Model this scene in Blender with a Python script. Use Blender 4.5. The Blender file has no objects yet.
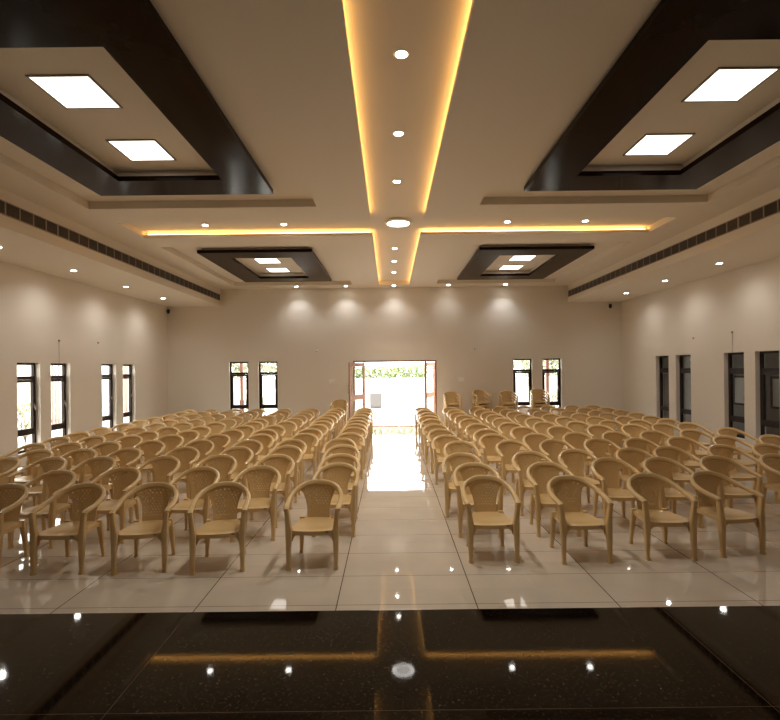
import bpy, bmesh, math, random
from mathutils import Vector, Matrix
random.seed(7)
C = bpy.context.scene.collection
PI = math.pi

# ------------------------------------------------------------------ materials
def mat(name, color, rough=0.5, spec=0.5, metal=0.0, emit=None, strength=0.0, noise=0.0, nscale=8.0, bump=0.0, bscale=200.0, coat=0.0):
    m = bpy.data.materials.new(name); m.use_nodes = True
    nt = m.node_tree; b = nt.nodes['Principled BSDF']
    b.inputs['Base Color'].default_value = (*color, 1)
    b.inputs['Roughness'].default_value = rough
    b.inputs['Specular IOR Level'].default_value = spec
    b.inputs['Metallic'].default_value = metal
    b.inputs['Coat Weight'].default_value = coat
    if emit:
        b.inputs['Emission Color'].default_value = (*emit, 1)
        b.inputs['Emission Strength'].default_value = strength
    tc = nt.nodes.new('ShaderNodeTexCoord')
    if noise > 0:
        n = nt.nodes.new('ShaderNodeTexNoise'); n.inputs['Scale'].default_value = nscale; n.inputs['Detail'].default_value = 4
        nt.links.new(tc.outputs['Object'], n.inputs['Vector'])
        r = nt.nodes.new('ShaderNodeValToRGB')
        r.color_ramp.elements[0].position = 0.3; r.color_ramp.elements[1].position = 0.7
        r.color_ramp.elements[0].color = (*[c * (1 - noise) for c in color], 1)
        r.color_ramp.elements[1].color = (*[min(1, c * (1 + noise)) for c in color], 1)
        nt.links.new(n.outputs['Fac'], r.inputs['Fac']); nt.links.new(r.outputs['Color'], b.inputs['Base Color'])
    if bump > 0:
        n = nt.nodes.new('ShaderNodeTexNoise'); n.inputs['Scale'].default_value = bscale; n.inputs['Detail'].default_value = 3
        nt.links.new(tc.outputs['Object'], n.inputs['Vector'])
        bp = nt.nodes.new('ShaderNodeBump'); bp.inputs['Strength'].default_value = bump; bp.inputs['Distance'].default_value = 0.002
        nt.links.new(n.outputs['Fac'], bp.inputs['Height']); nt.links.new(bp.outputs['Normal'], b.inputs['Normal'])
    return m

def joint_mask(nt, coord, off, pitch, w):
    """1 where a joint line of width w runs at off + k*pitch along a coordinate"""
    def math_n(op, a, b=None):
        n = nt.nodes.new('ShaderNodeMath'); n.operation = op
        if isinstance(a, (int, float)): n.inputs[0].default_value = a
        else: nt.links.new(a, n.inputs[0])
        if b is not None:
            if isinstance(b, (int, float)): n.inputs[1].default_value = b
            else: nt.links.new(b, n.inputs[1])
        return n.outputs[0]
    s = math_n('SUBTRACT', coord, off - pitch / 2)
    d = math_n('DIVIDE', s, pitch)
    f = math_n('FRACT', d)
    c = math_n('SUBTRACT', f, 0.5)
    a = math_n('ABSOLUTE', c)
    return math_n('LESS_THAN', a, w / 2 / pitch), math_n('FLOOR', d)

def tile_material():
    m = bpy.data.materials.new('polished_beige_tile'); m.use_nodes = True
    nt = m.node_tree; b = nt.nodes['Principled BSDF']
    geo = nt.nodes.new('ShaderNodeNewGeometry'); sep = nt.nodes.new('ShaderNodeSeparateXYZ')
    nt.links.new(geo.outputs['Position'], sep.inputs[0])
    mx, ix = joint_mask(nt, sep.outputs['X'], -0.65, 1.2, 0.009)
    my, iy = joint_mask(nt, sep.outputs['Y'], 4.90, 0.6, 0.006)
    mm = nt.nodes.new('ShaderNodeMath'); mm.operation = 'MAXIMUM'
    nt.links.new(mx, mm.inputs[0]); nt.links.new(my, mm.inputs[1])
    comb = nt.nodes.new('ShaderNodeCombineXYZ'); nt.links.new(ix, comb.inputs[0]); nt.links.new(iy, comb.inputs[1])
    wn = nt.nodes.new('ShaderNodeTexWhiteNoise'); nt.links.new(comb.outputs[0], wn.inputs['Vector'])
    no = nt.nodes.new('ShaderNodeTexNoise'); no.inputs['Scale'].default_value = 2.5; no.inputs['Detail'].default_value = 5
    nt.links.new(geo.outputs['Position'], no.inputs['Vector'])
    ad = nt.nodes.new('ShaderNodeMath'); ad.operation = 'MULTIPLY_ADD'; ad.inputs[1].default_value = 0.35
    nt.links.new(wn.outputs['Value'], ad.inputs[0]); nt.links.new(no.outputs['Fac'], ad.inputs[2])
    r = nt.nodes.new('ShaderNodeValToRGB')
    r.color_ramp.elements[0].position = 0.3; r.color_ramp.elements[0].color = (.52, .455, .37, 1)
    r.color_ramp.elements[1].position = 1.0; r.color_ramp.elements[1].color = (.60, .53, .44, 1)
    nt.links.new(ad.outputs[0], r.inputs['Fac'])
    mix = nt.nodes.new('ShaderNodeMix'); mix.data_type = 'RGBA'
    nt.links.new(mm.outputs[0], mix.inputs['Factor']); nt.links.new(r.outputs['Color'], mix.inputs['A'])
    mix.inputs['B'].default_value = (.10, .07, .05, 1)
    nt.links.new(mix.outputs['Result'], b.inputs['Base Color'])
    b.inputs['Roughness'].default_value = 0.03
    b.inputs['IOR'].default_value = 1.5
    # faint unevenness of the laid tiles
    n2 = nt.nodes.new('ShaderNodeTexNoise'); n2.inputs['Scale'].default_value = 3.0
    nt.links.new(geo.outputs['Position'], n2.inputs['Vector'])
    bp = nt.nodes.new('ShaderNodeBump'); bp.inputs['Strength'].default_value = 0.08; bp.inputs['Distance'].default_value = 0.004
    nt.links.new(n2.outputs['Fac'], bp.inputs['Height']); nt.links.new(bp.outputs['Normal'], b.inputs['Normal'])
    return m

def granite_material():
    m = bpy.data.materials.new('polished_black_granite'); m.use_nodes = True
    nt = m.node_tree; b = nt.nodes['Principled BSDF']
    geo = nt.nodes.new('ShaderNodeNewGeometry'); sep = nt.nodes.new('ShaderNodeSeparateXYZ')
    nt.links.new(geo.outputs['Position'], sep.inputs[0])
    mx, _ = joint_mask(nt, sep.outputs['X'], -1.50, 3.08, 0.0035)
    my, _ = joint_mask(nt, sep.outputs['Y'], 2.31, 3.0, 0.0035)
    mm = nt.nodes.new('ShaderNodeMath'); mm.operation = 'MAXIMUM'
    nt.links.new(mx, mm.inputs[0]); nt.links.new(my, mm.inputs[1])
    v = nt.nodes.new('ShaderNodeTexNoise'); v.inputs['Scale'].default_value = 60; v.inputs['Detail'].default_value = 3; v.inputs['Roughness'].default_value = 0.65
    nt.links.new(geo.outputs['Position'], v.inputs['Vector'])
    r = nt.nodes.new('ShaderNodeValToRGB')
    r.color_ramp.elements[0].position = 0.52; r.color_ramp.elements[0].color = (.003, .002, .0014, 1)
    r.color_ramp.elements[1].position = 0.78; r.color_ramp.elements[1].color = (.11, .06, .034, 1)
    e = r.color_ramp.elements.new(0.62); e.color = (.027, .015, .009, 1)
    nt.links.new(v.outputs['Fac'], r.inputs['Fac'])
    mix = nt.nodes.new('ShaderNodeMix'); mix.data_type = 'RGBA'
    nt.links.new(mm.outputs[0], mix.inputs['Factor']); nt.links.new(r.outputs['Color'], mix.inputs['A'])
    mix.inputs['B'].default_value = (.12, .085, .06, 1)
    nt.links.new(mix.outputs['Result'], b.inputs['Base Color'])
    b.inputs['Roughness'].default_value = 0.035
    b.inputs['IOR'].default_value = 1.31
    v2 = nt.nodes.new('ShaderNodeTexNoise'); v2.inputs['Scale'].default_value = 120; v2.inputs['Detail'].default_value = 2
    nt.links.new(geo.outputs['Position'], v2.inputs['Vector'])
    bp = nt.nodes.new('ShaderNodeBump'); bp.inputs['Strength'].default_value = 0.05; bp.inputs['Distance'].default_value = 0.0005
    nt.links.new(v2.outputs['Fac'], bp.inputs['Height']); nt.links.new(bp.outputs['Normal'], b.inputs['Normal'])
    return m

def glass_material():
    m = bpy.data.materials.new('window_glass'); m.use_nodes = True
    nt = m.node_tree; nt.nodes.clear()
    o = nt.nodes.new('ShaderNodeOutputMaterial'); t = nt.nodes.new('ShaderNodeBsdfTransparent'); g = nt.nodes.new('ShaderNodeBsdfGlossy')
    t.inputs['Color'].default_value = (.93, .95, .94, 1); g.inputs['Roughness'].default_value = 0.02
    f = nt.nodes.new('ShaderNodeFresnel'); f.inputs['IOR'].default_value = 1.45
    gm = nt.nodes.new('ShaderNodeNewGeometry'); fr = nt.nodes.new('ShaderNodeMath'); fr.operation = 'SUBTRACT'; fr.inputs[0].default_value = 1
    mu = nt.nodes.new('ShaderNodeMath'); mu.operation = 'MULTIPLY'
    nt.links.new(gm.outputs['Backfacing'], fr.inputs[1]); nt.links.new(fr.outputs[0], mu.inputs[0]); nt.links.new(f.outputs[0], mu.inputs[1])
    mx = nt.nodes.new('ShaderNodeMixShader')
    nt.links.new(mu.outputs[0], mx.inputs[0]); nt.links.new(t.outputs[0], mx.inputs[1]); nt.links.new(g.outputs[0], mx.inputs[2])
    nt.links.new(mx.outputs[0], o.inputs[0])
    return m

WALL = (.77, .71, .625)
M = {
 'wall': mat('cream_wall_paint', WALL, 0.75, 0.3, bump=0.15, bscale=90),
 'ceil': mat('cream_ceiling_paint', (.76, .69, .585), 0.7, 0.3),
 'tile': tile_material(), 'granite': granite_material(), 'glass': glass_material(),
 'darkwood': mat('dark_brown_laminate', (.013, .005, .0025), 0.14, 0.05, noise=.15, nscale=4, bump=.6, bscale=2.5),
 'frame': mat('dark_brown_window_frame', (.026, .014, .010), 0.5, 0.2),
 'door': mat('reddish_brown_door_wood', (.30, .12, .055), 0.45, noise=.2, nscale=6),
 'chair': mat('beige_plastic', (.66, .465, .225), 0.2, 0.5, bump=0.05, bscale=25),
 'sticker': mat('blue_sticker', (.03, .10, .30), 0.4),
 'stickerw': mat('white_sticker_print', (.7, .75, .8), 0.4),
 'trim': mat('grey_light_trim', (.30, .27, .23), 0.4),
 'white': mat('white_plastic', (.86, .84, .80), 0.4),
 'black': mat('black_plastic', (.01, .01, .01), 0.3),
 'steel': mat('brushed_steel', (.45, .45, .45), 0.3, metal=1.0),
 'vent': mat('dark_bronze_louver', (.14, .115, .098), 0.5),
 'ventshade': mat('duct_shade_black', (.012, .010, .009), 0.8),  # shade inside the duct, put in as black colour
 'ventbar': mat('brown_vent_frame', (.36, .28, .215), 0.5),
 'panel': mat('lit_square_diffuser', (.9, .9, .9), 0.5, emit=(1.0, .95, .88), strength=2.6),
 'spot': mat('lit_downlight_lens', (.9, .9, .9), 0.5, emit=(1.0, .95, .86), strength=40),
 'dome': mat('lit_round_diffuser', (.9, .9, .9), 0.5, emit=(1.0, .95, .87), strength=9),
 'domec': mat('softly_lit_diffuser', (.9, .9, .9), 0.5, emit=(1.0, .95, .87), strength=4.5),
 'led': mat('warm_led_tape', (.9, .8, .5), 0.5, emit=(1.0, .55, .17), strength=8.5),
 'paving': mat('pale_concrete_paving', (.62, .60, .57), 0.8, noise=.08, nscale=1.5),
 'outwall': mat('white_outer_render', (.72, .70, .66), 0.8, noise=.05),
 'greyout': mat('grey_render', (.24, .22, .20), 0.8, noise=.08),
 'palepane': mat('pale_painted_panel', (.62, .58, .53), 0.6),
 'redpost': mat('red_brown_paint', (.11, .036, .022), 0.5),
 'slat': mat('brown_pink_slat', (.33, .20, .17), 0.7, noise=.2),
 'leaf': mat('green_leaves', (.33, .34, .23), 0.6, noise=.4, nscale=3),
 'hedge': mat('pale_green_leaves', (.26, .33, .15), 0.6, noise=.2, nscale=3),
 'bark': mat('tree_bark', (.14, .09, .06), 0.9),
 'cabinet': mat('grey_cabinet_paint', (.10, .097, .095), 0.5),
 'cord': mat('grey_cord', (.25, .2, .16), 0.6),
}

# ------------------------------------------------------------------ helpers
def obj(name, bm, m, parent=None, smooth=False, label=None, angle=40):
    me = bpy.data.meshes.new(name)
    bmesh.ops.recalc_face_normals(bm, faces=bm.faces)
    bm.to_mesh(me); bm.free()
    if smooth:
        for p in me.polygons: p.use_smooth = True
        me.set_sharp_from_angle(angle=math.radians(angle))
    me.materials.append(M[m])
    o = bpy.data.objects.new(name, me); C.objects.link(o)
    if parent: o.parent = parent
    if label: o['label'] = label
    return o
def tag(o, label, cat, group=None):
    o['label'] = label; o['category'] = cat
    if group: o['group'] = group
    return o
def thing(name, label, cat, loc=(0, 0, 0), rz=0, group=None):
    o = bpy.data.objects.new(name, None); C.objects.link(o)
    o.empty_display_size = 0.1
    o.location = loc; o.rotation_euler = (0, 0, rz)
    return tag(o, label, cat, group)
def struct(name, bm, m, parent=None, smooth=False):
    o = obj(name, bm, m, parent, smooth); o['kind'] = 'structure'; return o
def dup(root, loc, rz=0, label=None, group=None, sx=None):
    r = root.copy(); C.objects.link(r); r.location = loc; r.rotation_euler = (0, 0, rz)
    if label: r['label'] = label
    if group: r['group'] = group
    for ch in kids(root):
        c = ch.copy(); C.objects.link(c); c.parent = r
        for g in kids(ch):
            d = g.copy(); C.objects.link(d); d.parent = c
    return r
KIDS = {}
def kids(o):
    if o.name not in KIDS: KIDS[o.name] = list(o.children)
    return KIDS[o.name]
def bx(bm, x0, x1, y0, y1, z0, z1, bevel=0):
    r = bmesh.ops.create_cube(bm, size=1)
    vs = r['verts']
    for v in vs:
        v.co = Vector(((x0 + x1) / 2 + v.co.x * (x1 - x0), (y0 + y1) / 2 + v.co.y * (y1 - y0), (z0 + z1) / 2 + v.co.z * (z1 - z0)))
    if bevel > 0:
        es = list({e for v in vs for e in v.link_edges})
        bmesh.ops.bevel(bm, geom=es, offset=bevel, segments=2, affect='EDGES', profile=0.6)
def nb(): return bmesh.new()
def box(*a, **k):
    bm = nb(); bx(bm, *a, **k); return bm
def loft(bm, rings, cap=True, closed=True):
    R = [[bm.verts.new(p) for p in ring] for ring in rings]
    n = len(R[0])
    for a, b in zip(R, R[1:]):
        for i in range(n if closed else n - 1):
            bm.faces.new((a[i], a[(i + 1) % n], b[(i + 1) % n], b[i]))
    if cap:
        bm.faces.new(R[0][::-1]); bm.faces.new(R[-1])
def rrect(hx, hy, k=0.35, n=2):
    """rounded rectangle outline in 2D"""
    r = k * min(hx, hy) * 2; pts = []
    for cx, cy, a0 in ((hx - r, hy - r, 0), (-hx + r, hy - r, 90), (-hx + r, -hy + r, 180), (hx - r, -hy + r, 270)):
        for i in range(n + 1):
            a = math.radians(a0 + 90 * i / n); pts.append((cx + r * math.cos(a), cy + r * math.sin(a)))
    return pts
def cyl(bm, c, r0, r1, z0, z1, n=24, cap=True):
    loft(bm, [[(c[0] + r * math.cos(2 * PI * i / n), c[1] + r * math.sin(2 * PI * i / n), z) for i in range(n)] for r, z in ((r0, z0), (r1, z1))], cap)
def lathe(bm, prof, n=28, c=(0, 0, 0)):
    R = [[bm.verts.new((c[0] + r * math.cos(2 * PI * i / n), c[1] + r * math.sin(2 * PI * i / n), c[2] + z)) for i in range(n)] for r, z in prof]
    for a, b in zip(R, R[1:]):
        for i in range(n): bm.faces.new((a[i], a[(i + 1) % n], b[(i + 1) % n], b[i]))
    bm.faces.new(R[0][::-1]); bm.faces.new(R[-1])
def tube(bm, pts, r, n=8):
    rings = []
    for i, p in enumerate(pts):
        p = Vector(p); t = (Vector(pts[min(i + 1, len(pts) - 1)]) - Vector(pts[max(i - 1, 0)])).normalized()
        u = t.cross(Vector((0, 0, 1)));
        if u.length < 1e-3: u = Vector((1, 0, 0))
        u.normalize(); w = t.cross(u)
        rings.append([p + u * r * math.cos(2 * PI * k / n) + w * r * math.sin(2 * PI * k / n) for k in range(n)])
    loft(bm, rings)
def cells(bm, xs, ys, zs, solid):
    """closed shell round the union of grid cells (i, j, k) for which solid(cx, cy, cz) holds"""
    xs, ys, zs = sorted(set(xs)), sorted(set(ys)), sorted(set(zs))
    S = {}
    for i in range(len(xs) - 1):
        for j in range(len(ys) - 1):
            for k in range(len(zs) - 1):
                S[i, j, k] = solid((xs[i] + xs[i+1]) / 2, (ys[j] + ys[j+1]) / 2, (zs[k] + zs[k+1]) / 2)
    V = {}
    def v(i, j, k):
        if (i, j, k) not in V: V[i, j, k] = bm.verts.new((xs[i], ys[j], zs[k]))
        return V[i, j, k]
    def face(*q):
        try: bm.faces.new([v(*c) for c in q])
        except ValueError: pass
    for (i, j, k), s in S.items():
        if not s: continue
        if not S.get((i-1, j, k)): face((i, j, k), (i, j, k+1), (i, j+1, k+1), (i, j+1, k))
        if not S.get((i+1, j, k)): face((i+1, j, k), (i+1, j+1, k), (i+1, j+1, k+1), (i+1, j, k+1))
        if not S.get((i, j-1, k)): face((i, j, k), (i+1, j, k), (i+1, j, k+1), (i, j, k+1))
        if not S.get((i, j+1, k)): face((i, j+1, k), (i, j+1, k+1), (i+1, j+1, k+1), (i+1, j+1, k))
        if not S.get((i, j, k-1)): face((i, j, k), (i, j+1, k), (i+1, j+1, k), (i+1, j, k))
        if not S.get((i, j, k+1)): face((i, j, k+1), (i+1, j, k+1), (i+1, j+1, k+1), (i, j+1, k+1))

# ------------------------------------------------------------------ dimensions (metres; camera stands at x=-0.17, y=0)
HW = 7.95            # half width of hall
YB = 17.5            # inner face of the far wall
YN = -4.0            # wall behind the stage
TW = 0.23            # wall thickness
ZC = 4.86            # underside of the main ceiling boards
ZR = 4.99            # underside of the recessed ceiling above
ZS = 4.27            # underside of the side soffits
XS = 6.08            # inner face of the side soffits
WZ0, WZ1 = 0.31, 2.24
WZB = 2.32         # head of the windows in the far and right walls
side_win = [(10.43, 11.12), (11.47, 12.16), (13.50, 14.20), (14.57, 15.26)]
back_win = [(-5.80, -5.13), (-4.78, -4.11), (4.14, 4.81), (5.16, 5.83)]
DX, DZ = 1.46, 2.31  # half width and height of door opening
STAGE_Y, STAGE_Z = 3.275, 0.45

# ------------------------------------------------------------------ setting: shell
struct('floor', box(-HW - TW, HW + TW, YN - TW, YB + TW, -0.2, 0.0), 'tile')
struct('floor_stage', box(-HW, HW, YN, STAGE_Y, 0.0, STAGE_Z, bevel=0.004), 'granite')
for s, nm in ((-1, 'left'), (1, 'right')):
    bm = nb(); x0, x1 = sorted((s * HW, s * (HW + TW)))
    cells(bm, [x0, x1], [YN, YB + TW] + [v for w in side_win for v in w], [0, WZ0, WZB if s > 0 else WZ1, 5.4],
          lambda x, y, z: not (WZ0 < z < (WZB if s > 0 else WZ1) and any(a < y < b for a, b in side_win)))
    struct('wall_' + nm, bm, 'wall')
bm = nb()
cells(bm, [-HW, HW, -DX, DX] + [v for w in back_win for v in w], [YB, YB + TW], [0, WZ0, WZB, DZ, 5.4],
      lambda x, y, z: not ((WZ0 < z < WZB and any(a < x < b for a, b in back_win)) or (abs(x) < DX and z < DZ)))
struct('wall_back', bm, 'wall')
struct('wall_stage', box(-HW, HW, YN - TW, YN, 0, 5.4), 'wall')

# main ceiling boards with the cross and four trays cut out
cross_v = (-0.51, 0.51, 3.34, 16.88)
cross_h = (-5.35, 5.35, 9.55, 10.60)
trays = [(-5.38, -1.42, 3.30, 8.70), (1.42, 5.38, 3.30, 8.70), (-5.38, -1.42, 11.42, 16.78), (1.42, 5.38, 11.42, 16.78)]
def inr(x, y, r): return r[0] < x < r[1] and r[2] < y < r[3]
bm = nb()
xs = [-XS, XS, cross_v[0], cross_v[1], cross_h[0], cross_h[1], -5.38, -1.42, 1.42, 5.38]
ys = [YN, YB, cross_v[2], cross_v[3], cross_h[2], cross_h[3], 3.30, 8.70, 11.42, 16.78]
cells(bm, xs, ys, [ZC, ZC + 0.06], lambda x, y, z: not (inr(x, y, cross_v) or inr(x, y, cross_h) or any(inr(x, y, t) for t in trays)))
struct('ceiling', bm, 'ceil')
bm = nb()
ap = []          # openings over the dark frames, where the ceiling steps up
frames = [(-4.80, -2.02, 3.74, 8.06), (2.02, 4.80, 3.74, 8.06), (-4.79, -2.02, 12.05, 16.13), (2.02, 4.79, 12.05, 16.13)]
FB = 0.62
for f in frames: ap.append((f[0] + FB - .06, f[1] - FB + .06, f[2] + FB - .06, f[3] - FB + .06))
cells(bm, [-HW, HW] + [v for a in ap for v in a[:2]], [YN, YB] + [v for a in ap for v in a[2:]], [ZR, ZR + 0.045],
      lambda x, y, z: not any(inr(x, y, a) for a in ap))
struct('ceiling_recess', bm, 'ceil')
for a in ap:
    struct('ceiling_inner', box(a[0] - .05, a[1] + .05, a[2] - .05, a[3] + .05, ZR + 0.046, ZR + 0.1), 'ceil')
# tray sides (close the gap between the boards and the recessed ceiling)
for t in trays:
    bm = nb()
    cells(bm, [t[0] - .03, t[0], t[1], t[1] + .03], [t[2] - .03, t[2], t[3], t[3] + .03], [ZC + .06, ZR],
          lambda x, y, z, t=t: not (t[0] < x < t[1] and t[2] < y < t[3]))
    struct('ceiling_tray', bm, 'ceil')
bm = nb()
bx(bm, cross_v[0] - .1, cross_v[1] + .1, cross_v[3] + .001, cross_v[3] + .02, ZC + .06, ZR)
for q in (cross_h[0] - .02, cross_h[1] + .001): bx(bm, q, q + .019, cross_h[2] - .1, cross_h[3] + .1, ZC + .06, ZR)
struct('ceiling_cove_end', bm, 'ceil')
# side soffits
for s, nm in ((-1, 'left'), (1, 'right')):
    x0, x1 = sorted((s * XS, s * HW))
    struct('ceiling_soffit_' + nm, box(x0, x1, YN, YB, ZS, ZR - .002), 'ceil')

# warm LED tape lying on the boards round the cross-shaped cove
def led(name, x0, x1, y0, y1, label):
    bm = nb(); bx(bm, x0, x1, y0, y1, ZC + .061, ZC + .093)
    o = obj(name, bm, 'led'); tag(o, label, 'led strip', 'warm led strips in the ceiling cove')
g = .055
vx, hx_ = cross_v[1] + g, cross_h[1] + g
tz = 'warm led strip hidden in the ceiling cove, '
led('led_strip', -vx - .03, -vx, 3.4, 9.45, tz + 'left side of near arm')
led('led_strip', vx, vx + .03, 3.4, 9.45, tz + 'right side of near arm')
led('led_strip', -vx - .03, -vx, 10.7, 16.85, tz + 'left side of far arm')
led('led_strip', vx, vx + .03, 10.7, 16.85, tz + 'right side of far arm')
yf = cross_h[3] + g
led('led_strip', -5.3, -vx, yf, yf + .03, tz + 'far edge of the left cross arm')
led('led_strip', vx, 5.3, yf, yf + .03, tz + 'far edge of the right cross arm')

# dark brown frames hanging in the trays
fl = ['nearer tray left of the centre cove', 'nearer tray right of the centre cove', 'farther tray left of the centre cove', 'farther tray right of the centre cove']
for f, l in zip(frames, fl):
    bm = nb()
    i = (f[0] + FB, f[1] - FB, f[2] + FB, f[3] - FB)
    cells(bm, [f[0], f[1], i[0], i[1]], [f[2], f[3], i[2], i[3]], [ZC + .002, ZC + .075], lambda x, y, z: not inr(x, y, i))
    o = tag(obj('ceiling_frame', bm, 'darkwood'), 'glossy dark brown rectangular ceiling frame in the ' + l, 'ceiling frame', 'dark brown ceiling frames')
    bm = nb(); e = .09
    j = (i[0] - .05, i[1] + .05, i[2] - .05, i[3] + .05); k = (f[0] + e, f[1] - e, f[2] + e, f[3] - e)
    cells(bm, [k[0], k[1], j[0], j[1]], [k[2], k[3], j[2], j[3]], [ZC + .075, ZR], lambda x, y, z: not inr(x, y, j))
    obj('mounting_batten', bm, 'ceil', o)

# ------------------------------------------------------------------ ceiling lamps
LZ = ZR + .046
def square_lamp(cx, cy, label):
    t = thing('square_ceiling_light', label, 'ceiling light', (cx, cy, LZ), 0, 'square ceiling lights')
    h = .30
    bm = nb(); cells(bm, [-h - .022, -h, h, h + .022], [-h - .022, -h, h, h + .022], [-.014, 0], lambda x, y, z: not (abs(x) < h and abs(y) < h))
    obj('frame', bm, 'trim', t)
    obj('diffuser', box(-h, h, -h, h, -.009, -.001), 'panel', t)
for s, side in ((-1, 'left'), (1, 'right')):
    for cy, l in ((5.37, 'nearer square light in the near %s ceiling tray, closest to the stage'), (6.80, 'second square light in the near %s ceiling tray, farther from the stage'),
                  (13.75, 'first square light in the far %s ceiling tray, farther from the door wall'), (15.03, 'last square light in the far %s ceiling tray, closest to the door wall')):
        square_lamp(s * 3.50, cy, l % side)

def downlight_proto():
    t = thing('recessed_downlight', 'x', 'downlight', (0, 0, 0))
    bm = nb(); lathe(bm, [(.056, -.001), (.056, -.004), (.070, -.006), (.076, -.001)]); obj('rim', bm, 'white', t, True)
    bm = nb(); lathe(bm, [(.001, -.0045), (.054, -.0045), (.054, -.0012), (.001, -.0012)]); obj('lens', bm, 'spot', t, True)
    return t
DP = downlight_proto(); DPused = []
def spot(x, y, z, power, size=110, blend=.8, col=(1.0, .93, .83), tilt=0):
    l = bpy.data.lights.new('downlight_beam', 'SPOT'); l.energy = power; l.spot_size = math.radians(size); l.spot_blend = blend
    l.color = col; l.shadow_soft_size = .045
    o = bpy.data.objects.new('downlight_beam', l); C.objects.link(o); o.location = (x, y, z - .02); o.rotation_euler = (tilt, 0, 0)
def downlight(x, y, z, label, group, power, **k):
    if not DPused: DP.location = (x, y, z); DP['label'] = label; DP['group'] = group; DPused.append(1)
    else: dup(DP, (x, y, z), 0, label, group)
    spot(x, y, z, power, **k)
for y, l in ((4.71, 'closest to the stage'), (6.30, 'second from the stage'), (7.92, 'just before the big round lamp')):
    downlight(.0 - .03, y, ZR, 'small round downlight in the long centre cove, ' + l, 'downlights in the centre cove', 145)
for y, l in ((12.33, 'first beyond the big round lamp'), (13.80, 'second beyond the big round lamp'), (15.40, 'third beyond the big round lamp')):
    downlight(-.02, y, ZR, 'small round downlight in the centre cove, ' + l, 'downlights in the centre cove', 145)
for x, l in ((-3.90, 'left arm, outer one'), (-2.30, 'left arm, inner one by the big lamp'), (2.25, 'right arm, inner one by the big lamp'), (3.84, 'right arm, outer one')):
    downlight(x, 10.18, ZR, 'small round downlight in the cross cove, ' + l, 'downlights in the cross arms', 145)
for i, (x, p) in enumerate(((-3.33, 36), (-1.65, 36), (0.0, 36), (1.86, 15), (3.80, 36))):
    downlight(x, 17.06, ZC, 'small round downlight along the far wall, %s counted from the left' % ['first', 'second', 'third, above the doorway', 'fourth', 'fifth'][i], 'downlights along the far wall', p, size=112, blend=.8, col=(.95, .97, 1))
for s, side in ((-1, 'left'), (1, 'right')):
    for i, y in enumerate((15.4, 13.22, 11.04, 8.90, 6.75, 4.6)):
        if i == 5: l = None
        l = ['closest to the door wall', 'second from the door wall', 'third from the door wall', 'fourth from the door wall', 'fifth from the door wall', 'sixth from the door wall'][i]
        downlight(s * 7.13, y, ZS, 'small round downlight in the %s soffit, %s' % (side, l), 'downlights in the side soffits', 50 if s < 0 else 36, size=155, blend=1.0, col=(1, .97, .94))
# big round lamp at the centre of the cross
t = thing('round_ceiling_lamp', 'large round white ceiling lamp at the centre of the cross-shaped cove', 'ceiling lamp', (0.03, 10.05, ZR))
bm = nb(); lathe(bm, [(.24, 0), (.27, -.02), (.27, -.045), (.225, -.055), (.225, -.03), (.22, 0)], 40); obj('rim', bm, 'white', t, True)
bm = nb(); lathe(bm, [(.155, -.0595), (.20, -.052), (.222, -.04), (.222, -.031), (.155, -.031)], 40); obj('light_ring', bm, 'dome', t, True)
bm = nb(); lathe(bm, [(.001, -.068), (.10, -.066), (.150, -.060), (.150, -.035), (.001, -.035)], 40); obj('diffuser', bm, 'domec', t, True)
for a in (25, 155):
    bm = nb(); c = (.17 * math.cos(math.radians(a)), -.17 * math.sin(math.radians(a)))
    lathe(bm, [(.012, -.062), (.012, -.052), (.001, -.05)], 12, (c[0], c[1], 0)); obj('screw', bm, 'steel', t, True)

# ------------------------------------------------------------------ air conditioning grilles in the soffit faces
def grille(n):
    """grille of n sections of 0.303 m, running along +Y, facing +X"""
    t = thing('air_vent_grille', 'x', 'air vent', (0, 0, 0), 0, 'air vent grilles in the soffits')
    L = n * .303; H = .20
    obj('shade_backing', box(.001, .004, .01, L - .01, -H / 2, H / 2), 'ventshade', t)  # black sheet standing in for duct shade; no opening is cut
    bm = nb()
    ysx = [0, .014, L - .014, L]; zs = [-H / 2 - .008, -H / 2 + .006, H / 2 - .006, H / 2 + .008]
    for k in range(1, n): ysx += [k * .303 - .011, k * .303 + .011]
    bars = [(k * .303 - .011, k * .303 + .011) for k in range(1, n)]
    cells(bm, [.0045, .022], ysx, zs, lambda x, y, z: abs(z) > H / 2 - .006 or y < .014 or y > L - .014 or any(a < y < b for a, b in bars))
    obj('frame', bm, 'ventbar', t)
    for k in range(n):
        bm = nb()
        for q in range(11):
            y = k * .303 + .022 + q * .0258
            bx(bm, .006, .018, y, y + .008, -H / 2 + .0065, H / 2 - .0065)
        obj('louver_section', bm, 'vent', t)
    return t
G6, G4 = grille(6), grille(4)
used6, used4 = [], []
gl = ['nearest to the stage', 'second from the stage', 'third from the stage', 'fourth from the stage', 'fifth from the stage', 'sixth and last, touching the door wall']
for s, side in ((-1, 'left'), (1, 'right')):
    for i, y0 in enumerate([7.09 + 1.82 * k for k in range(6)]):
        P, U, n = (G6, used6, 6) if i < 5 else (G4, used4, 4)
        L = n * .303
        lab = 'dark louvered air vent section in the %s soffit, %s' % (side, gl[i])
        loc = (s * XS * 1.0, y0 if s < 0 else y0 + L, 4.56); rz = 0 if s < 0 else PI
        if not U: P.location = loc; P.rotation_euler = (0, 0, rz); P['label'] = lab; U.append(1)
        else: dup(P, loc, rz, lab)

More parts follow.
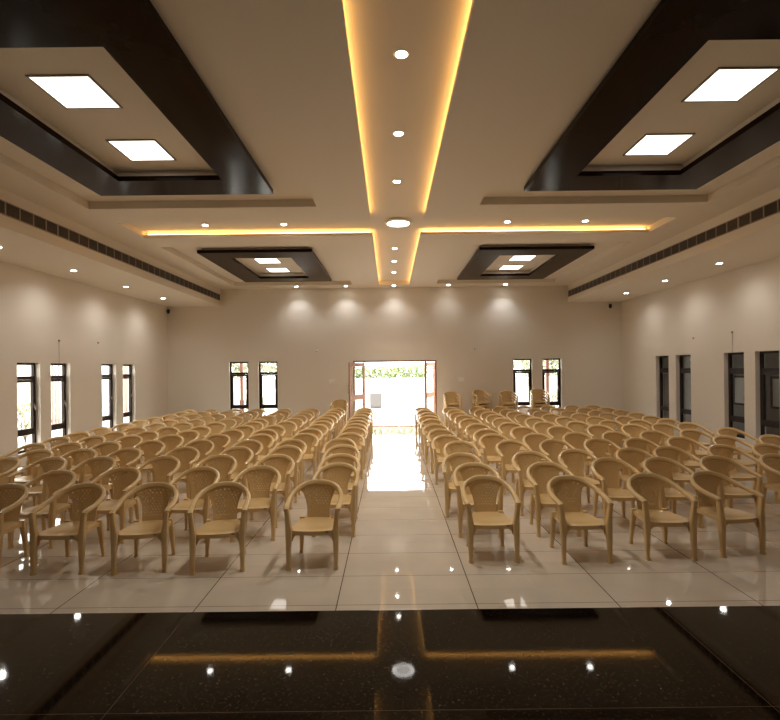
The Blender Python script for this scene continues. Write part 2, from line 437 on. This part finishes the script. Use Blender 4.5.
# ------------------------------------------------------------------ windows
NW = [0]
def window(loc, rz, W, H=WZ1 - WZ0):
    """built in the local X-Z plane, looking along -Y into the room; origin at the sill centre, on the inner face"""
    NW[0] += 1
    bm = nb(); d0, d1 = .105, .165; f = .05
    w = W / 2
    zt = 1.60; zb = .40   # transom and lower rail heights above the sill
    cells(bm, [-w, -w + f, w - f, w], [d0, d1], [0, f, zb - .038, zb + .038, zt - .038, zt + .038, H - f, H],
          lambda x, y, z: abs(x) > w - f or z < f or z > H - f or abs(z - zb) < .038 or abs(z - zt) < .038)
    fr = struct('window_%d' % NW[0], bm, 'frame'); fr.location = loc; fr.rotation_euler = (0, 0, rz)
    bm = nb(); c = .058; a0, a1 = zb + .04, zt - .04; wi = w - f - .002
    cells(bm, [-wi, -wi + c, wi - c, wi], [d0 - .018, d1 - .02], [a0, a0 + c, a1 - c, a1], lambda x, y, z: abs(x) > wi - c or z < a0 + c or z > a1 - c)
    sash = obj('sash', bm, 'frame', fr)
    for z0, z1 in ((f, zb - .038), (zt + .038, H - f)):
        obj('pane', box(-w + f, w - f, .136, .140, z0, z1), 'glass', fr)
    obj('pane', box(-wi + c, wi - c, .126, .130, a0 + c, a1 - c), 'glass', sash)
    bm = nb(); hx = wi - c / 2
    bx(bm, hx - .012, hx + .012, d0 - .028, d0 - .017, a0 + .50, a0 + .60)
    bx(bm, hx - .008, hx + .008, d0 - .05, d0 - .03, a0 + .53, a0 + .545); bx(bm, hx - .008, hx + .008, d0 - .058, d0 - .045, a0 + .44, a0 + .545, bevel=.003)
    obj('handle', bm, 'ventbar', sash)
for a, b in side_win: window((-HW, (a + b) / 2, WZ0), PI / 2, b - a)
for a, b in back_win: window(((a + b) / 2, YB, WZ0), 0, b - a, WZB - WZ0)
for a, b in side_win: window((HW, (a + b) / 2, WZ0), -PI / 2, b - a, WZB - WZ0)

# ------------------------------------------------------------------ entrance door
bm = nb(); f = .055; MX = 1.05
cells(bm, [-DX, -DX + f, -MX - f, -MX, MX, MX + f, DX - f, DX], [YB + .02, YB + .12], [0, .12, DZ - f, DZ],
      lambda x, y, z: abs(x) > DX - f or z > DZ - f or MX < abs(x) < MX + f or (z < .12 and abs(x) > MX))
dr = struct('door_1', bm, 'door')
obj('threshold', box(-MX, MX, YB - .01, YB + .20, 0, .022), 'door', dr)
for s in (-1, 1):
    a, b = sorted((s * (MX + f), s * (DX - f)))
    obj('side_pane', box(a, b, YB + .065, YB + .073, .12, DZ - f), 'glass', dr)
def leaf(s, y0, ang):
    """door leaf hinged on a mullion; ang is the direction of its free edge, measured from +X"""
    e = bpy.data.objects.new('door_leaf', None); C.objects.link(e); e.parent = dr
    L, H = 1.03, DZ - f - .045; T = .04
    e.location = (s * (MX + .01), y0, .028); e.rotation_euler = (0, 0, math.radians(ang))
    bm = nb(); st = .12
    cells(bm, [0, st, L - st, L], [-T / 2, T / 2], [0, .22, .95, 1.12, H - .13, H], lambda x, y, z: x < st or x > L - st or z < .22 or .95 < z < 1.12 or z > H - .13)
    obj('leaf_frame', bm, 'door', e)
    for z0, z1 in ((.22, .95), (1.12, H - .13)): obj('pane', box(st, L - st, -.004, .004, z0, z1), 'glass', e)
    for q in (-1, 1):
        bm = nb(); tube(bm, [(L - .06, q * .02, 1.16), (L - .06, q * .07, 1.19), (L - .06, q * .07, 1.47), (L - .06, q * .02, 1.50)], .011)
        obj('pull_handle', bm, 'steel', e, True)
    obj('lock', box(L - .09, L - .02, -.035, .035, .98, 1.09, bevel=.004), 'ventbar', e)
leaf(-1, YB - .01, 243); leaf(1, YB + .15, 65)

# ------------------------------------------------------------------ small wall fittings
def camera_dome(x, y, z, rz, label):
    t = thing('security_camera', label, 'security camera', (x, y, z), rz)
    bm = nb(); bx(bm, -.045, .045, -.03, 0, -.05, .05, bevel=.006); obj('mount', bm, 'white', t)
    bm = nb(); lathe(bm, [(.02, .07), (.045, .06), (.055, .0), (.05, -.05), (.03, -.08), (.01, -.088)], 20, (0, -.08, 0)); obj('dome', bm, 'black', t, True)
camera_dome(-7.87, YB, ZS - .16, 0, 'small black security camera high in the far left corner')
camera_dome(7.53, YB, ZS - .14, 0, 'small black security camera high in the far right corner')
def plate(x, z, label, w=.2, h=.14):
    t = thing('switch_plate', label, 'switch', (x, YB, z))
    obj('plate', box(-w / 2, w / 2, -.012, 0, -h / 2, h / 2, bevel=.003), 'white', t)
    for k in range(4):
        cx = -w / 2 + w * (k + .5) / 4
        obj('rocker', box(cx - w * .09, cx + w * .09, -.017, -.012, -h * .3, h * .3), 'white', t)
plate(-2.22, 1.60, 'cream switch plate on the far wall left of the doorway')
plate(2.32, 1.62, 'cream switch plate on the far wall right of the doorway')
def wall_box(x, z, label):
    t = thing('wall_sensor', label, 'sensor', (x, YB, z))
    bm = nb(); bx(bm, -.04, .04, -.045, 0, -.055, .045, bevel=.012); obj('housing', bm, 'white', t)
    obj('lens', box(-.02, .02, -.05, -.045, -.03, .005), 'black', t)
wall_box(-2.72, 2.66, 'small white wall sensor high on the far wall left of doorway')
wall_box(2.80, 2.69, 'small white wall sensor high on the far wall right of doorway')
def hook_cord(s, y, z, zend, label):
    x = s * HW
    bm = nb(); bx(bm, min(x, x - s * .03), max(x, x - s * .03), y - .015, y + .015, z - .02, z + .02, bevel=.004)
    o = obj('wall_hook', bm, 'cord'); tag(o, label, 'hook')
    if zend:
        bm = nb(); tube(bm, [(x - s * .008, y, z), (x - s * .006, y + .003, (z + zend) / 2), (x - s * .008, y, zend)], .004, 6)
        obj('cord', bm, 'cord', o)
hook_cord(-1, 11.75, 2.77, WZ1, 'small hook with a thin cord above the second left window')
hook_cord(-1, 13.32, 2.80, None, 'small hook high between the left window pairs')
hook_cord(1, 11.84, 2.80, WZB, 'small hook with thin cord above the right hand windows')
hook_cord(1, 13.35, 2.75, None, 'small hook high between the right window pairs')

# ------------------------------------------------------------------ chair
def catmull(P, n):
    out = []
    for i in range(len(P) - 1):
        p0 = P[max(i - 1, 0)]; p1 = P[i]; p2 = P[i + 1]; p3 = P[min(i + 2, len(P) - 1)]
        for k in range(n):
            t = k / n
            out.append(tuple(.5 * ((2 * b) + (c - a) * t + (2 * a - 5 * b + 4 * c - d) * t * t + (-a + 3 * b - 3 * c + d) * t ** 3) for a, b, c, d in zip(p0, p1, p2, p3)))
    out.append(tuple(P[-1])); return out
# right half of the rail: x, y, z, width across, height of section
RP = [(.262, -.268, .598, .052, .034), (.268, -.21, .618, .058, .040), (.273, -.10, .632, .054, .042), (.272, .0, .656, .050, .044), (.257, .095, .682, .046, .050),
      (.214, .180, .718, .043, .054), (.145, .235, .748, .040, .056), (.07, .260, .763, .038, .058), (0, .266, .766, .038, .058)]
half = catmull(RP, 4)
full = half + [(-p[0],) + tuple(p[1:]) for p in half[-2::-1]]
def rail_bm():
    bm = nb(); rings = []
    for i, p in enumerate(full):
        a = full[max(i - 1, 0)]; b = full[min(i + 1, len(full) - 1)]
        t = Vector((b[0] - a[0], b[1] - a[1], b[2] - a[2])).normalized()
        c = Vector(p[:3]); out = Vector((t.y, -t.x, 0)).normalized()
        if out.dot(Vector((c.x, c.y + .1, 0))) < 0: out = -out
        up = t.cross(out).normalized()
        if up.z < 0: up = -up
        back = max(0, min(1, (c.y - .02) / .22)); lean = -.32 * back
        o2 = out * math.cos(lean) + up * math.sin(lean); u2 = -out * math.sin(lean) + up * math.cos(lean)
        rings.append([c + o2 * x + u2 * y for x, y in rrect(p[3] / 2, p[4] / 2, .42, 3)])
    loft(bm, rings); return bm
def rail_at(x):
    x = abs(x); best = min(half, key=lambda p: (abs(p[0] - x) if p[1] > .05 else 9)); return best
def rail_interp(x):
    x = abs(x); pr = [p for p in half if p[1] > 0]
    for a, b in zip(pr, pr[1:]):
        if b[0] <= x <= a[0]:
            t = 0 if a[0] == b[0] else (a[0] - x) / (a[0] - b[0]); return [u + (v - u) * t for u, v in zip(a, b)]
    return pr[0]
def back_pt(u, v):
    # half width grows from the waist up to the rail
    w = .118 + .008 * (1 - v) + .095 * max(0, (v - .22) / .78) ** 1.7
    x = u * w
    rp = rail_interp(x)
    z0, y0 = .375, .188 - .012 * u * u
    z = z0 + v * (rp[2] - z0); y = y0 + v * (rp[1] - y0) - .0 * u
    y += -.018 * math.sin(PI * min(1, v)) * (1 - .3 * u * u) * -.6
    return Vector((x, y, z))
def back_bm():
    """woven look: panel pierced by rows of small slits"""
    bm = nb(); NU, NV = 33, 40
    th = .006
    F, B = {}, {}
    for i in range(NU + 1):
        for j in range(NV + 1):
            u, v = -1 + 2 * i / NU, j / NV
            p = back_pt(u, v); q = (back_pt(min(1, u + .01), v) - back_pt(max(-1, u - .01), v)).cross(back_pt(u, min(1, v + .01)) - back_pt(u, max(0, v - .01))).normalized()
            F[i, j] = bm.verts.new(p - q * th * .5); B[i, j] = bm.verts.new(p + q * th * .5)
    def hole(i, j):
        if i < 3 or i > NU - 4 or j < 6 or j > NV - 4: return False
        if abs(i - NU // 2) < 1: return False
        return j % 3 == 1 and (i + (j // 3) % 2 * 2) % 4 == 1
    solid = lambda i, j: 0 <= i < NU and 0 <= j < NV and not hole(i, j)
    for i in range(NU):
        for j in range(NV):
            if not solid(i, j): continue
            bm.faces.new((F[i, j], F[i+1, j], F[i+1, j+1], F[i, j+1])); bm.faces.new((B[i, j], B[i, j+1], B[i+1, j+1], B[i+1, j]))
            for di, dj, a, b in ((-1, 0, (i, j), (i, j+1)), (1, 0, (i+1, j+1), (i+1, j)), (0, -1, (i+1, j), (i, j)), (0, 1, (i, j+1), (i+1, j+1))):
                if not solid(i + di, j + dj): bm.faces.new((F[a], F[b], B[b], B[a]))
    bmesh.ops.delete(bm, geom=[v for v in bm.verts if not v.link_faces], context='VERTS')
    return bm
def seat_bm():
    bm = nb(); NU, NV = 16, 14
    def pt(u, v, top):
        w = .232 - .052 * v ** 1.3
        cr = 1 - .10 * max(0, abs(u) - .75) / .25 * (1 if v < .08 else 0)
        y = -.290 + v * .490 + .045 * abs(u) ** 2.4 * (1 - v) ** 3
        x = u * w * cr
        z = .405 - .022 * (1 - u * u) * math.sin(PI * min(1, v * 1.05)) ** .8 - .010 * v - .016 * max(0, (.12 - v) / .12) ** 2 - .004 * abs(u) ** 4
        return Vector((x, y, z if top else z - .012))
    T = [[bm.verts.new(pt(-1 + 2 * i / NU, j / NV, True)) for j in range(NV + 1)] for i in range(NU + 1)]
    B = [[bm.verts.new(pt(-1 + 2 * i / NU, j / NV, False)) for j in range(NV + 1)] for i in range(NU + 1)]
    for i in range(NU):
        for j in range(NV):
            bm.faces.new((T[i][j], T[i+1][j], T[i+1][j+1], T[i][j+1])); bm.faces.new((B[i][j], B[i][j+1], B[i+1][j+1], B[i+1][j]))
    for i in range(NU):
        bm.faces.new((T[i][0], B[i][0], B[i+1][0], T[i+1][0])); bm.faces.new((T[i][NV], T[i+1][NV], B[i+1][NV], B[i][NV]))
    for j in range(NV):
        bm.faces.new((T[0][j], T[0][j+1], B[0][j+1], B[0][j])); bm.faces.new((T[NU][j], B[NU][j], B[NU][j+1], T[NU][j+1]))
    # aprons: arched skirts below the edge, at the front, back and both sides
    def skirt(path, deep, shallow, th=.007, inward=None):
        n = len(path); rows = []
        for k, p in enumerate(path):
            s = abs(2 * k / (n - 1) - 1); d = shallow + (deep - shallow) * max(0, (s - .62) / .38) ** 2.0
            a = Vector(p); q = Vector(path[min(k + 1, n - 1)]) - Vector(path[max(k - 1, 0)]); nrm = Vector((-q.y, q.x, 0)).normalized() * th
            rows.append([a, a + Vector((0, 0, -d)), a + Vector((0, 0, -d)) + nrm, a + nrm])
        loft(bm, rows)
    n = 20
    skirt([pt(-1 + 2 * k / n, 0, True) + Vector((0, .001, -.006)) for k in range(n + 1)], .105, .036)
    skirt([pt(1 - 2 * k / n, 1, True) + Vector((0, -.001, -.006)) for k in range(n + 1)], .08, .04)
    skirt([pt(1, k / n, True) + Vector((-.001, 0, -.006)) for k in range(n + 1)], .10, .036)
    skirt([pt(-1, 1 - k / n, True) + Vector((.001, 0, -.006)) for k in range(n + 1)], .10, .036)
    return bm
def leg_bm(front, s):
    if front:
        S = [(.240, -.262, 0, .050, .050), (.240, -.262, .014, .050, .050), (.240, -.258, .03, .040, .040), (.241, -.256, .12, .046, .048), (.240, -.250, .25, .054, .060), (.238, -.245, .33, .064, .068),
             (.238, -.240, .39, .070, .072), (.243, -.238, .43, .060, .066), (.249, -.238, .50, .050, .060), (.258, -.238, .585, .046, .056), (.261, -.236, .605, .044, .052)]
    else:
        S = [(.196, .205, 0, .040, .044), (.196, .205, .012, .040, .044), (.194, .203, .03, .036, .038), (.189, .196, .12, .042, .044), (.183, .186, .24, .052, .050), (.178, .178, .33, .060, .054), (.174, .174, .39, .060, .050), (.172, .172, .408, .050, .04)]
    bm = nb()
    if front: S = [(x, y - .018, z, w, d) for x, y, z, w, d in S]
    loft(bm, [[(s * (x + a), y + b, z) for a, b in rrect(w / 2, d / 2, .28, 2)] for x, y, z, w, d in S])
    return bm
def make_chair():
    t = thing('plastic_armchair', 'x', 'chair')
    obj('seat', seat_bm(), 'chair', t, True)
    obj('backrest', back_bm(), 'chair', t, True, angle=30)
    obj('arm_rail', rail_bm(), 'chair', t, True)
    for fr in (True, False):
        for s in (-1, 1): obj('leg', leg_bm(fr, s), 'chair', t, True)
    bm = nb(); lathe(bm, [(.0005, 0), (.011, 0), (.011, .0015), (.0005, .0015)], 16)
    for v in bm.verts: v.co = Vector((.150 + v.co.x * 1.6, -.2765 - v.co.z - .001, .379 + v.co.y * .75))
    st = obj('maker_sticker', bm, 'sticker', t, label='small blue oval sticker')
    obj('sticker_print', box(.140, .160, -.2800, -.2791, .3775, .3805), 'stickerw', st)
    return t
chair0 = make_chair()
chair_used = []
def chair(x, y, z, rz, label, group):
    if not chair_used:
        chair0.location = (x, y, z); chair0.rotation_euler = (0, 0, rz); chair0['label'] = label; chair0['group'] = group; chair_used.append(1)
    else: dup(chair0, (x, y, z), rz, label, group)

ORD = ['front', 'second', 'third', 'fourth', 'fifth', 'sixth', 'seventh', 'eighth', 'ninth', 'tenth', 'eleventh', 'twelfth', 'thirteenth', 'fourteenth']
# y of the back rail of every row, x of every file of chairs; small offsets of single chairs follow
rowsL = [5.57, 6.44, 7.33, 8.12, 8.92, 9.73, 10.46, 11.23, 12.07, 12.82, 13.6, 14.4, 15.2, 15.95]
colsL = [-.97, -1.86, -2.69, -3.5, -4.38, -5.13, -5.82, -6.52]
rowsR = [5.78, 6.65, 7.5, 8.58, 9.45, 10.45, 11.38, 12.35, 13.25, 14.08, 15.0, 16.0]
colsR = [.87, 1.75, 2.56, 3.34, 4.1, 4.87, 5.62, 6.33]
OFF_L = {(4, 7): (0.14, -0.15), (3, 6): (0.04, -0.07), (2, 5): (0.03, 0), (1, 4): (0.04, -0.11), (0, 3): (-0.04, 0.0), (0, 4): (-0.02, 0.02), (1, 5): (0.07, -0.12), (5, 7): (0.01, -0.1), (4, 6): (0.03, -0.09), (3, 5): (0.03, -0.04), (2, 4): (0, -0.02), (1, 3): (-0.1, 0.03), (6, 7): (-0.06, -0.09), (5, 6): (-0.07, -0.03), (4, 5): (0.0, -0.07), (7, 7): (-0.07, -0.04), (6, 6): (-0.03, -0.08), (7, 6): (-0.01, -0.01), (6, 5): (-0.07, -0.05), (7, 5): (0.04, -0.08), (5, 5): (-0.07, 0.01), (5, 4): (-0.03, 0.02), (4, 4): (-0.04, 0.05), (4, 3): (-0.05, 0.04), (5, 3): (-0.02, 0.02), (6, 3): (0.02, 0.05), (7, 3): (0.04, 0.05), (3, 3): (0.0, 0.02), (2, 3): (0.05, -0.04), (2, 2): (0.03, 0.03), (3, 2): (0.06, -0.01), (1, 2): (0.09, 0.01), (0, 2): (-0.06, 0.0), (0, 1): (-0.105, -0.01), (7, 2): (-0.09, 0.01), (6, 2): (-0.08, 0.02), (5, 2): (0.02, -0.05), (4, 2): (0.01, -0.02), (7, 1): (0.02, 0.07), (6, 1): (0.0, 0.09), (5, 1): (0.03, 0.01), (4, 1): (-0.06, -0.01), (3, 1): (0, 0.06), (2, 1): (0.03, 0.0), (1, 1): (0.02, 0.04), (0, 0): (-0.01, 0.05), (1, 0): (0.1, 0.17), (2, 0): (0.07, 0.0), (3, 0): (0.02, 0.07), (4, 0): (-0.09, 0.08), (5, 0): (0.01, 0.03), (6, 0): (0.01, 0.24), (7, 0): (0.0, 0.11)}
OFF_R = {(0, 0): (0.022, -0.03), (1, 0): (0.03, -0.12), (2, 0): (-0.03, -0.2), (3, 0): (0.12, -0.07), (4, 0): (-0.01, -0.18), (5, 0): (-0.02, -0.25), (6, 0): (-0.06, -0.26), (1, 1): (0.08, -0.12), (2, 1): (0.1, -0.12), (3, 1): (0.11, -0.05), (4, 1): (-0.02, -0.1), (5, 1): (0.0, -0.33), (6, 1): (-0.01, -0.27), (4, 2): (-0.03, -0.09), (5, 2): (0, -0.02), (6, 2): (-0.06, -0.08), (6, 6): (-0.09, 0.21), (6, 5): (-0.04, 0.15), (5, 5): (0.1, 0.26), (4, 5): (-0.06, 0.16), (6, 4): (-0.05, 0.04), (5, 4): (0.11, 0.19), (4, 4): (-0.05, 0.07), (3, 4): (-0.05, 0.04), (6, 3): (-0.05, 0.01), (5, 3): (-0.01, 0.05), (4, 3): (-0.04, 0.02), (3, 3): (0.03, 0.05), (2, 3): (0.1, 0.08), (3, 2): (0.04, -0.02), (2, 2): (0, 0.01), (1, 2): (0.19, 0.13), (0, 1): (0.08, -0.08), (0, 2): (0.19, -0.01), (6, 7): (-0.06, 0.36), (5, 7): (-0.08, 0.43), (4, 7): (0.12, 0.44), (3, 7): (0.16, 0.24), (5, 6): (0.06, 0.39), (4, 6): (0.01, 0.27), (3, 6): (0.03, 0.19), (2, 6): (0.06, 0.36), (3, 5): (-0.04, 0.14), (2, 5): (0.07, 0.29), (1, 5): (0.25, 0.3), (2, 4): (-0.03, 0.21), (1, 4): (0.13, 0.19), (0, 4): (0.32, 0.12), (1, 3): (0.1, 0.13), (0, 3): (0.18, 0.08)}
ROT = {('L', 0, 0): 0, ('L', 0, 1): 9, ('L', 0, 2): 8, ('L', 0, 3): 1, ('R', 0, 4): 5, ('R', 0, 3): 9, ('R', 0, 2): -1, ('R', 0, 1): 2, ('R', 0, 0): 0}
for side, rows, cols, OFF in (('L', rowsL, colsL, OFF_L), ('R', rowsR, colsR, OFF_R)):
    sd = 'left' if side == 'L' else 'right'
    for r, y in enumerate(rows):
        for c, x in enumerate(cols):
            dx, dy = OFF.get((r, c), (random.uniform(-.04, .04), random.uniform(-.03, .03) + ((c - 3) * .035 if side == 'R' else 0)))
            X, Y = x + dx, y + dy
            rz = math.radians(ROT.get((side, r, c), random.gauss(0, 2.2)))
            px = 390 + (X + .17) * 500 / (Y - .45)
            if px < -25 or px > 806: continue
            row = 'back row' if r == len(rows) - 1 else ('front row' if r == 0 else '%s row from the stage' % ORD[r])
            seat = 'aisle seat, %s of the aisle' % sd if c == 0 else ('outermost seat by the %s wall' % sd if c == 7 else '%s seat %s of the aisle' % (ORD[c] if c else '', sd))
            chair(X, Y - .268, 0, rz, 'beige plastic armchair, %s, %s' % (row, seat), '%s block chairs' % sd)
# stacks against the far wall
stacks = [(-1.90, 3, 'left of the doorway', 0), (1.92, 6, 'first stack right of the doorway', 2), (2.90, 6, 'second stack right of the doorway', 14), (3.80, 6, 'third stack right of the doorway', 1), (4.86, 6, 'stack between the right far windows', -3)]
for x, n, l, a in stacks:
    dz = {-1.90: .102, 2.90: .097, 4.86: .098}.get(x, .088)
    for k in range(n):
        pos = 'topmost' if k == n - 1 else ('lowest' if k == 0 else ORD[k] + ' from the bottom')
        chair(x, 16.92 - .010 * k + .03, dz * k, math.radians(a), 'beige plastic armchair, %s in the %s' % (pos, l if 'stack' in l else 'stack ' + l), 'stacked chairs')

# ------------------------------------------------------------------ outside
struct('ground', box(-45, 45, YB + TW, 60, -.12, -.02), 'paving')
struct('ground_side_left', box(-45, -HW - TW, -5, YB + TW, -.12, -.02), 'paving')
struct('ground_side_right', box(HW + TW, 45, -5, YB + TW, -.12, -.02), 'paving')
struct('wall_boundary', box(-30, 30, 30.0, 30.25, -.02, 1.45), 'outwall')
def leafy(bm, c, r, n, size, rng):
    for _ in range(n):
        d = Vector((rng.gauss(0, 1), rng.gauss(0, 1), rng.gauss(0, 1))).normalized() * rng.uniform(.6, 1) ** .5
        p = Vector(c) + Vector((d.x * r[0], d.y * r[1], d.z * r[2]))
        a = Vector((rng.uniform(-1, 1), rng.uniform(-1, 1), rng.uniform(-1, 1))).normalized(); b = a.cross(Vector((rng.uniform(-1, 1), rng.uniform(-1, 1), .3))).normalized()
        s = size * rng.uniform(.6, 1.3)
        bm.faces.new([bm.verts.new(p + a * s), bm.verts.new(p + b * s * .45), bm.verts.new(p - a * s), bm.verts.new(p - b * s * .45)])
def tree(x, y, h, r, label, seed):
    rng = random.Random(seed)
    t = thing('tree', label, 'tree', (x, y, -.02), 0, 'trees beyond the boundary wall')
    bm = nb(); tube(bm, [(0, 0, 0), (.05, 0, h * .4), (-.03, .02, h * .75)], .11); obj('trunk', bm, 'bark', t, True)
    bm = nb()
    for k in range(7):
        c = (rng.uniform(-.6, .6) * r, rng.uniform(-.6, .6) * r, h * .72 + rng.uniform(-.45, .3) * r)
        leafy(bm, c, (r * .5, r * .5, r * .45), 260, .16, rng)
    o = obj('crown', bm, 'leaf', t)
tree(-9.5, 33.5, 3.6, 1.9, 'bushy green tree beyond the boundary wall, seen through the left far windows', 1)
tree(9.8, 33.2, 3.4, 1.9, 'bushy green tree beyond the boundary wall, seen through the right far windows', 4)
rng = random.Random(5); t = thing('hedge', 'long pale green hedge beyond the white boundary wall, seen through the doorway', 'hedge', (0, 31.2, -.02))
bm = nb()
for k in range(24): leafy(bm, (-4.4 + k * .38, 0, 1.45), (.4, .45, .78 + rng.uniform(-.12, .12)), 300, .11, rng)
obj('foliage', bm, 'hedge', t)
bm = nb()
for k in range(9): tube(bm, [(-4.2 + k, 0, 0), (-4.15 + k, .05, .5), (-4.25 + k, 0, 1.3)], .03, 6)
obj('stems', bm, 'bark', t)
t = thing('utility_cabinet', 'pale grey cabinet standing outside, seen low through the doorway', 'cabinet', (-.92, 26, -.02))
obj('body', box(-.31, .31, -.2, .2, .06, .78, bevel=.01), 'cabinet', t); obj('plinth', box(-.28, .28, -.17, .17, 0, .06), 'cabinet', t)
obj('door', box(-.28, .28, -.215, -.2, .1, .74), 'cabinet', t)
for s, l in ((-1, 'left'), (1, 'right')):
    t = thing('porch_post', 'thin red-brown metal post outside the far %s windows' % l, 'post', (s * 5.9, 19.3, -.02), 0, 'red-brown posts outside')
    obj('shaft', box(-.05, .05, -.05, .05, .9, 4.4), 'redpost', t)
    obj('post_base', box(-.075, .075, -.075, .075, 0, .9, bevel=.01), 'redpost', t)
def shrub(x, y, label, seed):
    rng = random.Random(seed)
    t = thing('shrub', label, 'shrub', (x, y, -.02))
    bm = nb()
    for k in range(5): tube(bm, [(0, 0, 0), (rng.uniform(-.1, .1), rng.uniform(-.1, .1), .4), (rng.uniform(-.3, .3), rng.uniform(-.2, .2), .9)], .012, 5)
    obj('stem', bm, 'bark', t)
    bm = nb(); leafy(bm, (0, 0, .7), (.4, .35, .5), 380, .06, rng); obj('foliage', bm, 'leaf', t)
shrub(6.65, 20.0, 'small green shrub outside the rightmost far window', 11)
shrub(-5.55, 19.9, 'thin leafy shrub outside the leftmost far window', 12)
shrub(-10.6, 14.3, 'small shrub outside the nearest left window', 13)
# left yard: pale outbuilding and a slatted fence
struct('wall_outbuilding', box(-12.3, -12.0, 10, 17.1, -.02, 3.1), 'outwall')
struct('wall_outbuilding_far', box(-12.3, -12.0, 19.6, 22.2, -.02, 3.1), 'outwall')
def slat_fence(y0, y1, label):
    t = thing('slatted_fence', label, 'fence', (-12.1, y0, -.02), 0, 'slatted fences in the left yard')
    L = y1 - y0
    for z in (.3, 2.4): obj('rail', box(-.06, -.02, 0, L, z, z + .08), 'slat', t)
    bm = nb(); k = 0
    while k * .16 < L - .1:
        bx(bm, -.02, .02, k * .16, k * .16 + .09, 0, 2.8); k += 1
    obj('slats', bm, 'slat', t)
slat_fence(17.15, 19.55, 'brown slatted fence outside, seen through the second left window')
slat_fence(22.25, 25.2, 'brown slatted fence outside, seen through the fourth left window')
# right side: narrow passage; roof and far wall added to darken it
struct('wall_passage', box(10.6, 10.8, 8, 27, -.02, 3.6), 'greyout')
struct('ceiling_sky_blocker', box(HW + TW, 10.8, 6, 27, 3.2, 3.35), 'greyout')  # unseen roof, added to keep sky light out of the passage
struct('wall_sky_blocker', box(HW + TW, 10.6, 18.3, 18.5, -.02, 3.2), 'greyout')  # added wall that blocks sky light behind the far right windows
struct('wall_passage_end', box(HW + TW, 10.6, 7.6, 7.8, -.02, 3.2), 'greyout')
for y, l in ((13.55, 'nearer'), (15.10, 'farther')):
    t = thing('passage_shutter', 'pale shutter on the grey passage wall, %s one outside the right windows' % l, 'shutter', (10.6, y, .85), 0, 'shutters on the passage wall')
    obj('panel', box(-.03, 0, -.5, .5, 0, .78, bevel=.005), 'palepane', t)
    bm = nb(); cells(bm, [-.05, 0], [-.56, -.5, .5, .56], [-.06, 0, .78, .84], lambda x, y, z: not (abs(y) < .5 and 0 < z < .78)); obj('frame', bm, 'frame', t)

# ------------------------------------------------------------------ world
w = bpy.data.worlds.new('World'); bpy.context.scene.world = w; w.use_nodes = True
bg = w.node_tree.nodes['Background']; bg.inputs['Color'].default_value = (1.0, .97, .93, 1); bg.inputs['Strength'].default_value = 8.0

# ------------------------------------------------------------------ camera
cam = bpy.data.cameras.new('camera'); co = bpy.data.objects.new('camera', cam); C.objects.link(co)
cam.sensor_fit = 'HORIZONTAL'; cam.sensor_width = 36; cam.lens = 500 / 780 * 36
co.location = (-.17, 0, 2.03)
roll = -0.011; cam.shift_y = 8.5 / 780
R = Matrix.Rotation(PI / 2, 4, 'X') @ Matrix.Rotation(roll, 4, 'Z')
co.rotation_euler = R.to_euler()
bpy.context.scene.camera = co
sc = bpy.context.scene
sc.view_settings.view_transform = 'Standard'; sc.view_settings.look = 'None'; sc.view_settings.gamma = 1.0
sc.view_settings.use_curve_mapping = False
sc.view_settings.exposure = 0.2
sc.cycles.use_denoising = True
sc.cycles.max_bounces = 10; sc.cycles.diffuse_bounces = 6; sc.cycles.glossy_bounces = 4; sc.cycles.transparent_max_bounces = 10
sc.cycles.sample_clamp_indirect = 8
sc.cycles.caustics_reflective = False; sc.cycles.caustics_refractive = False
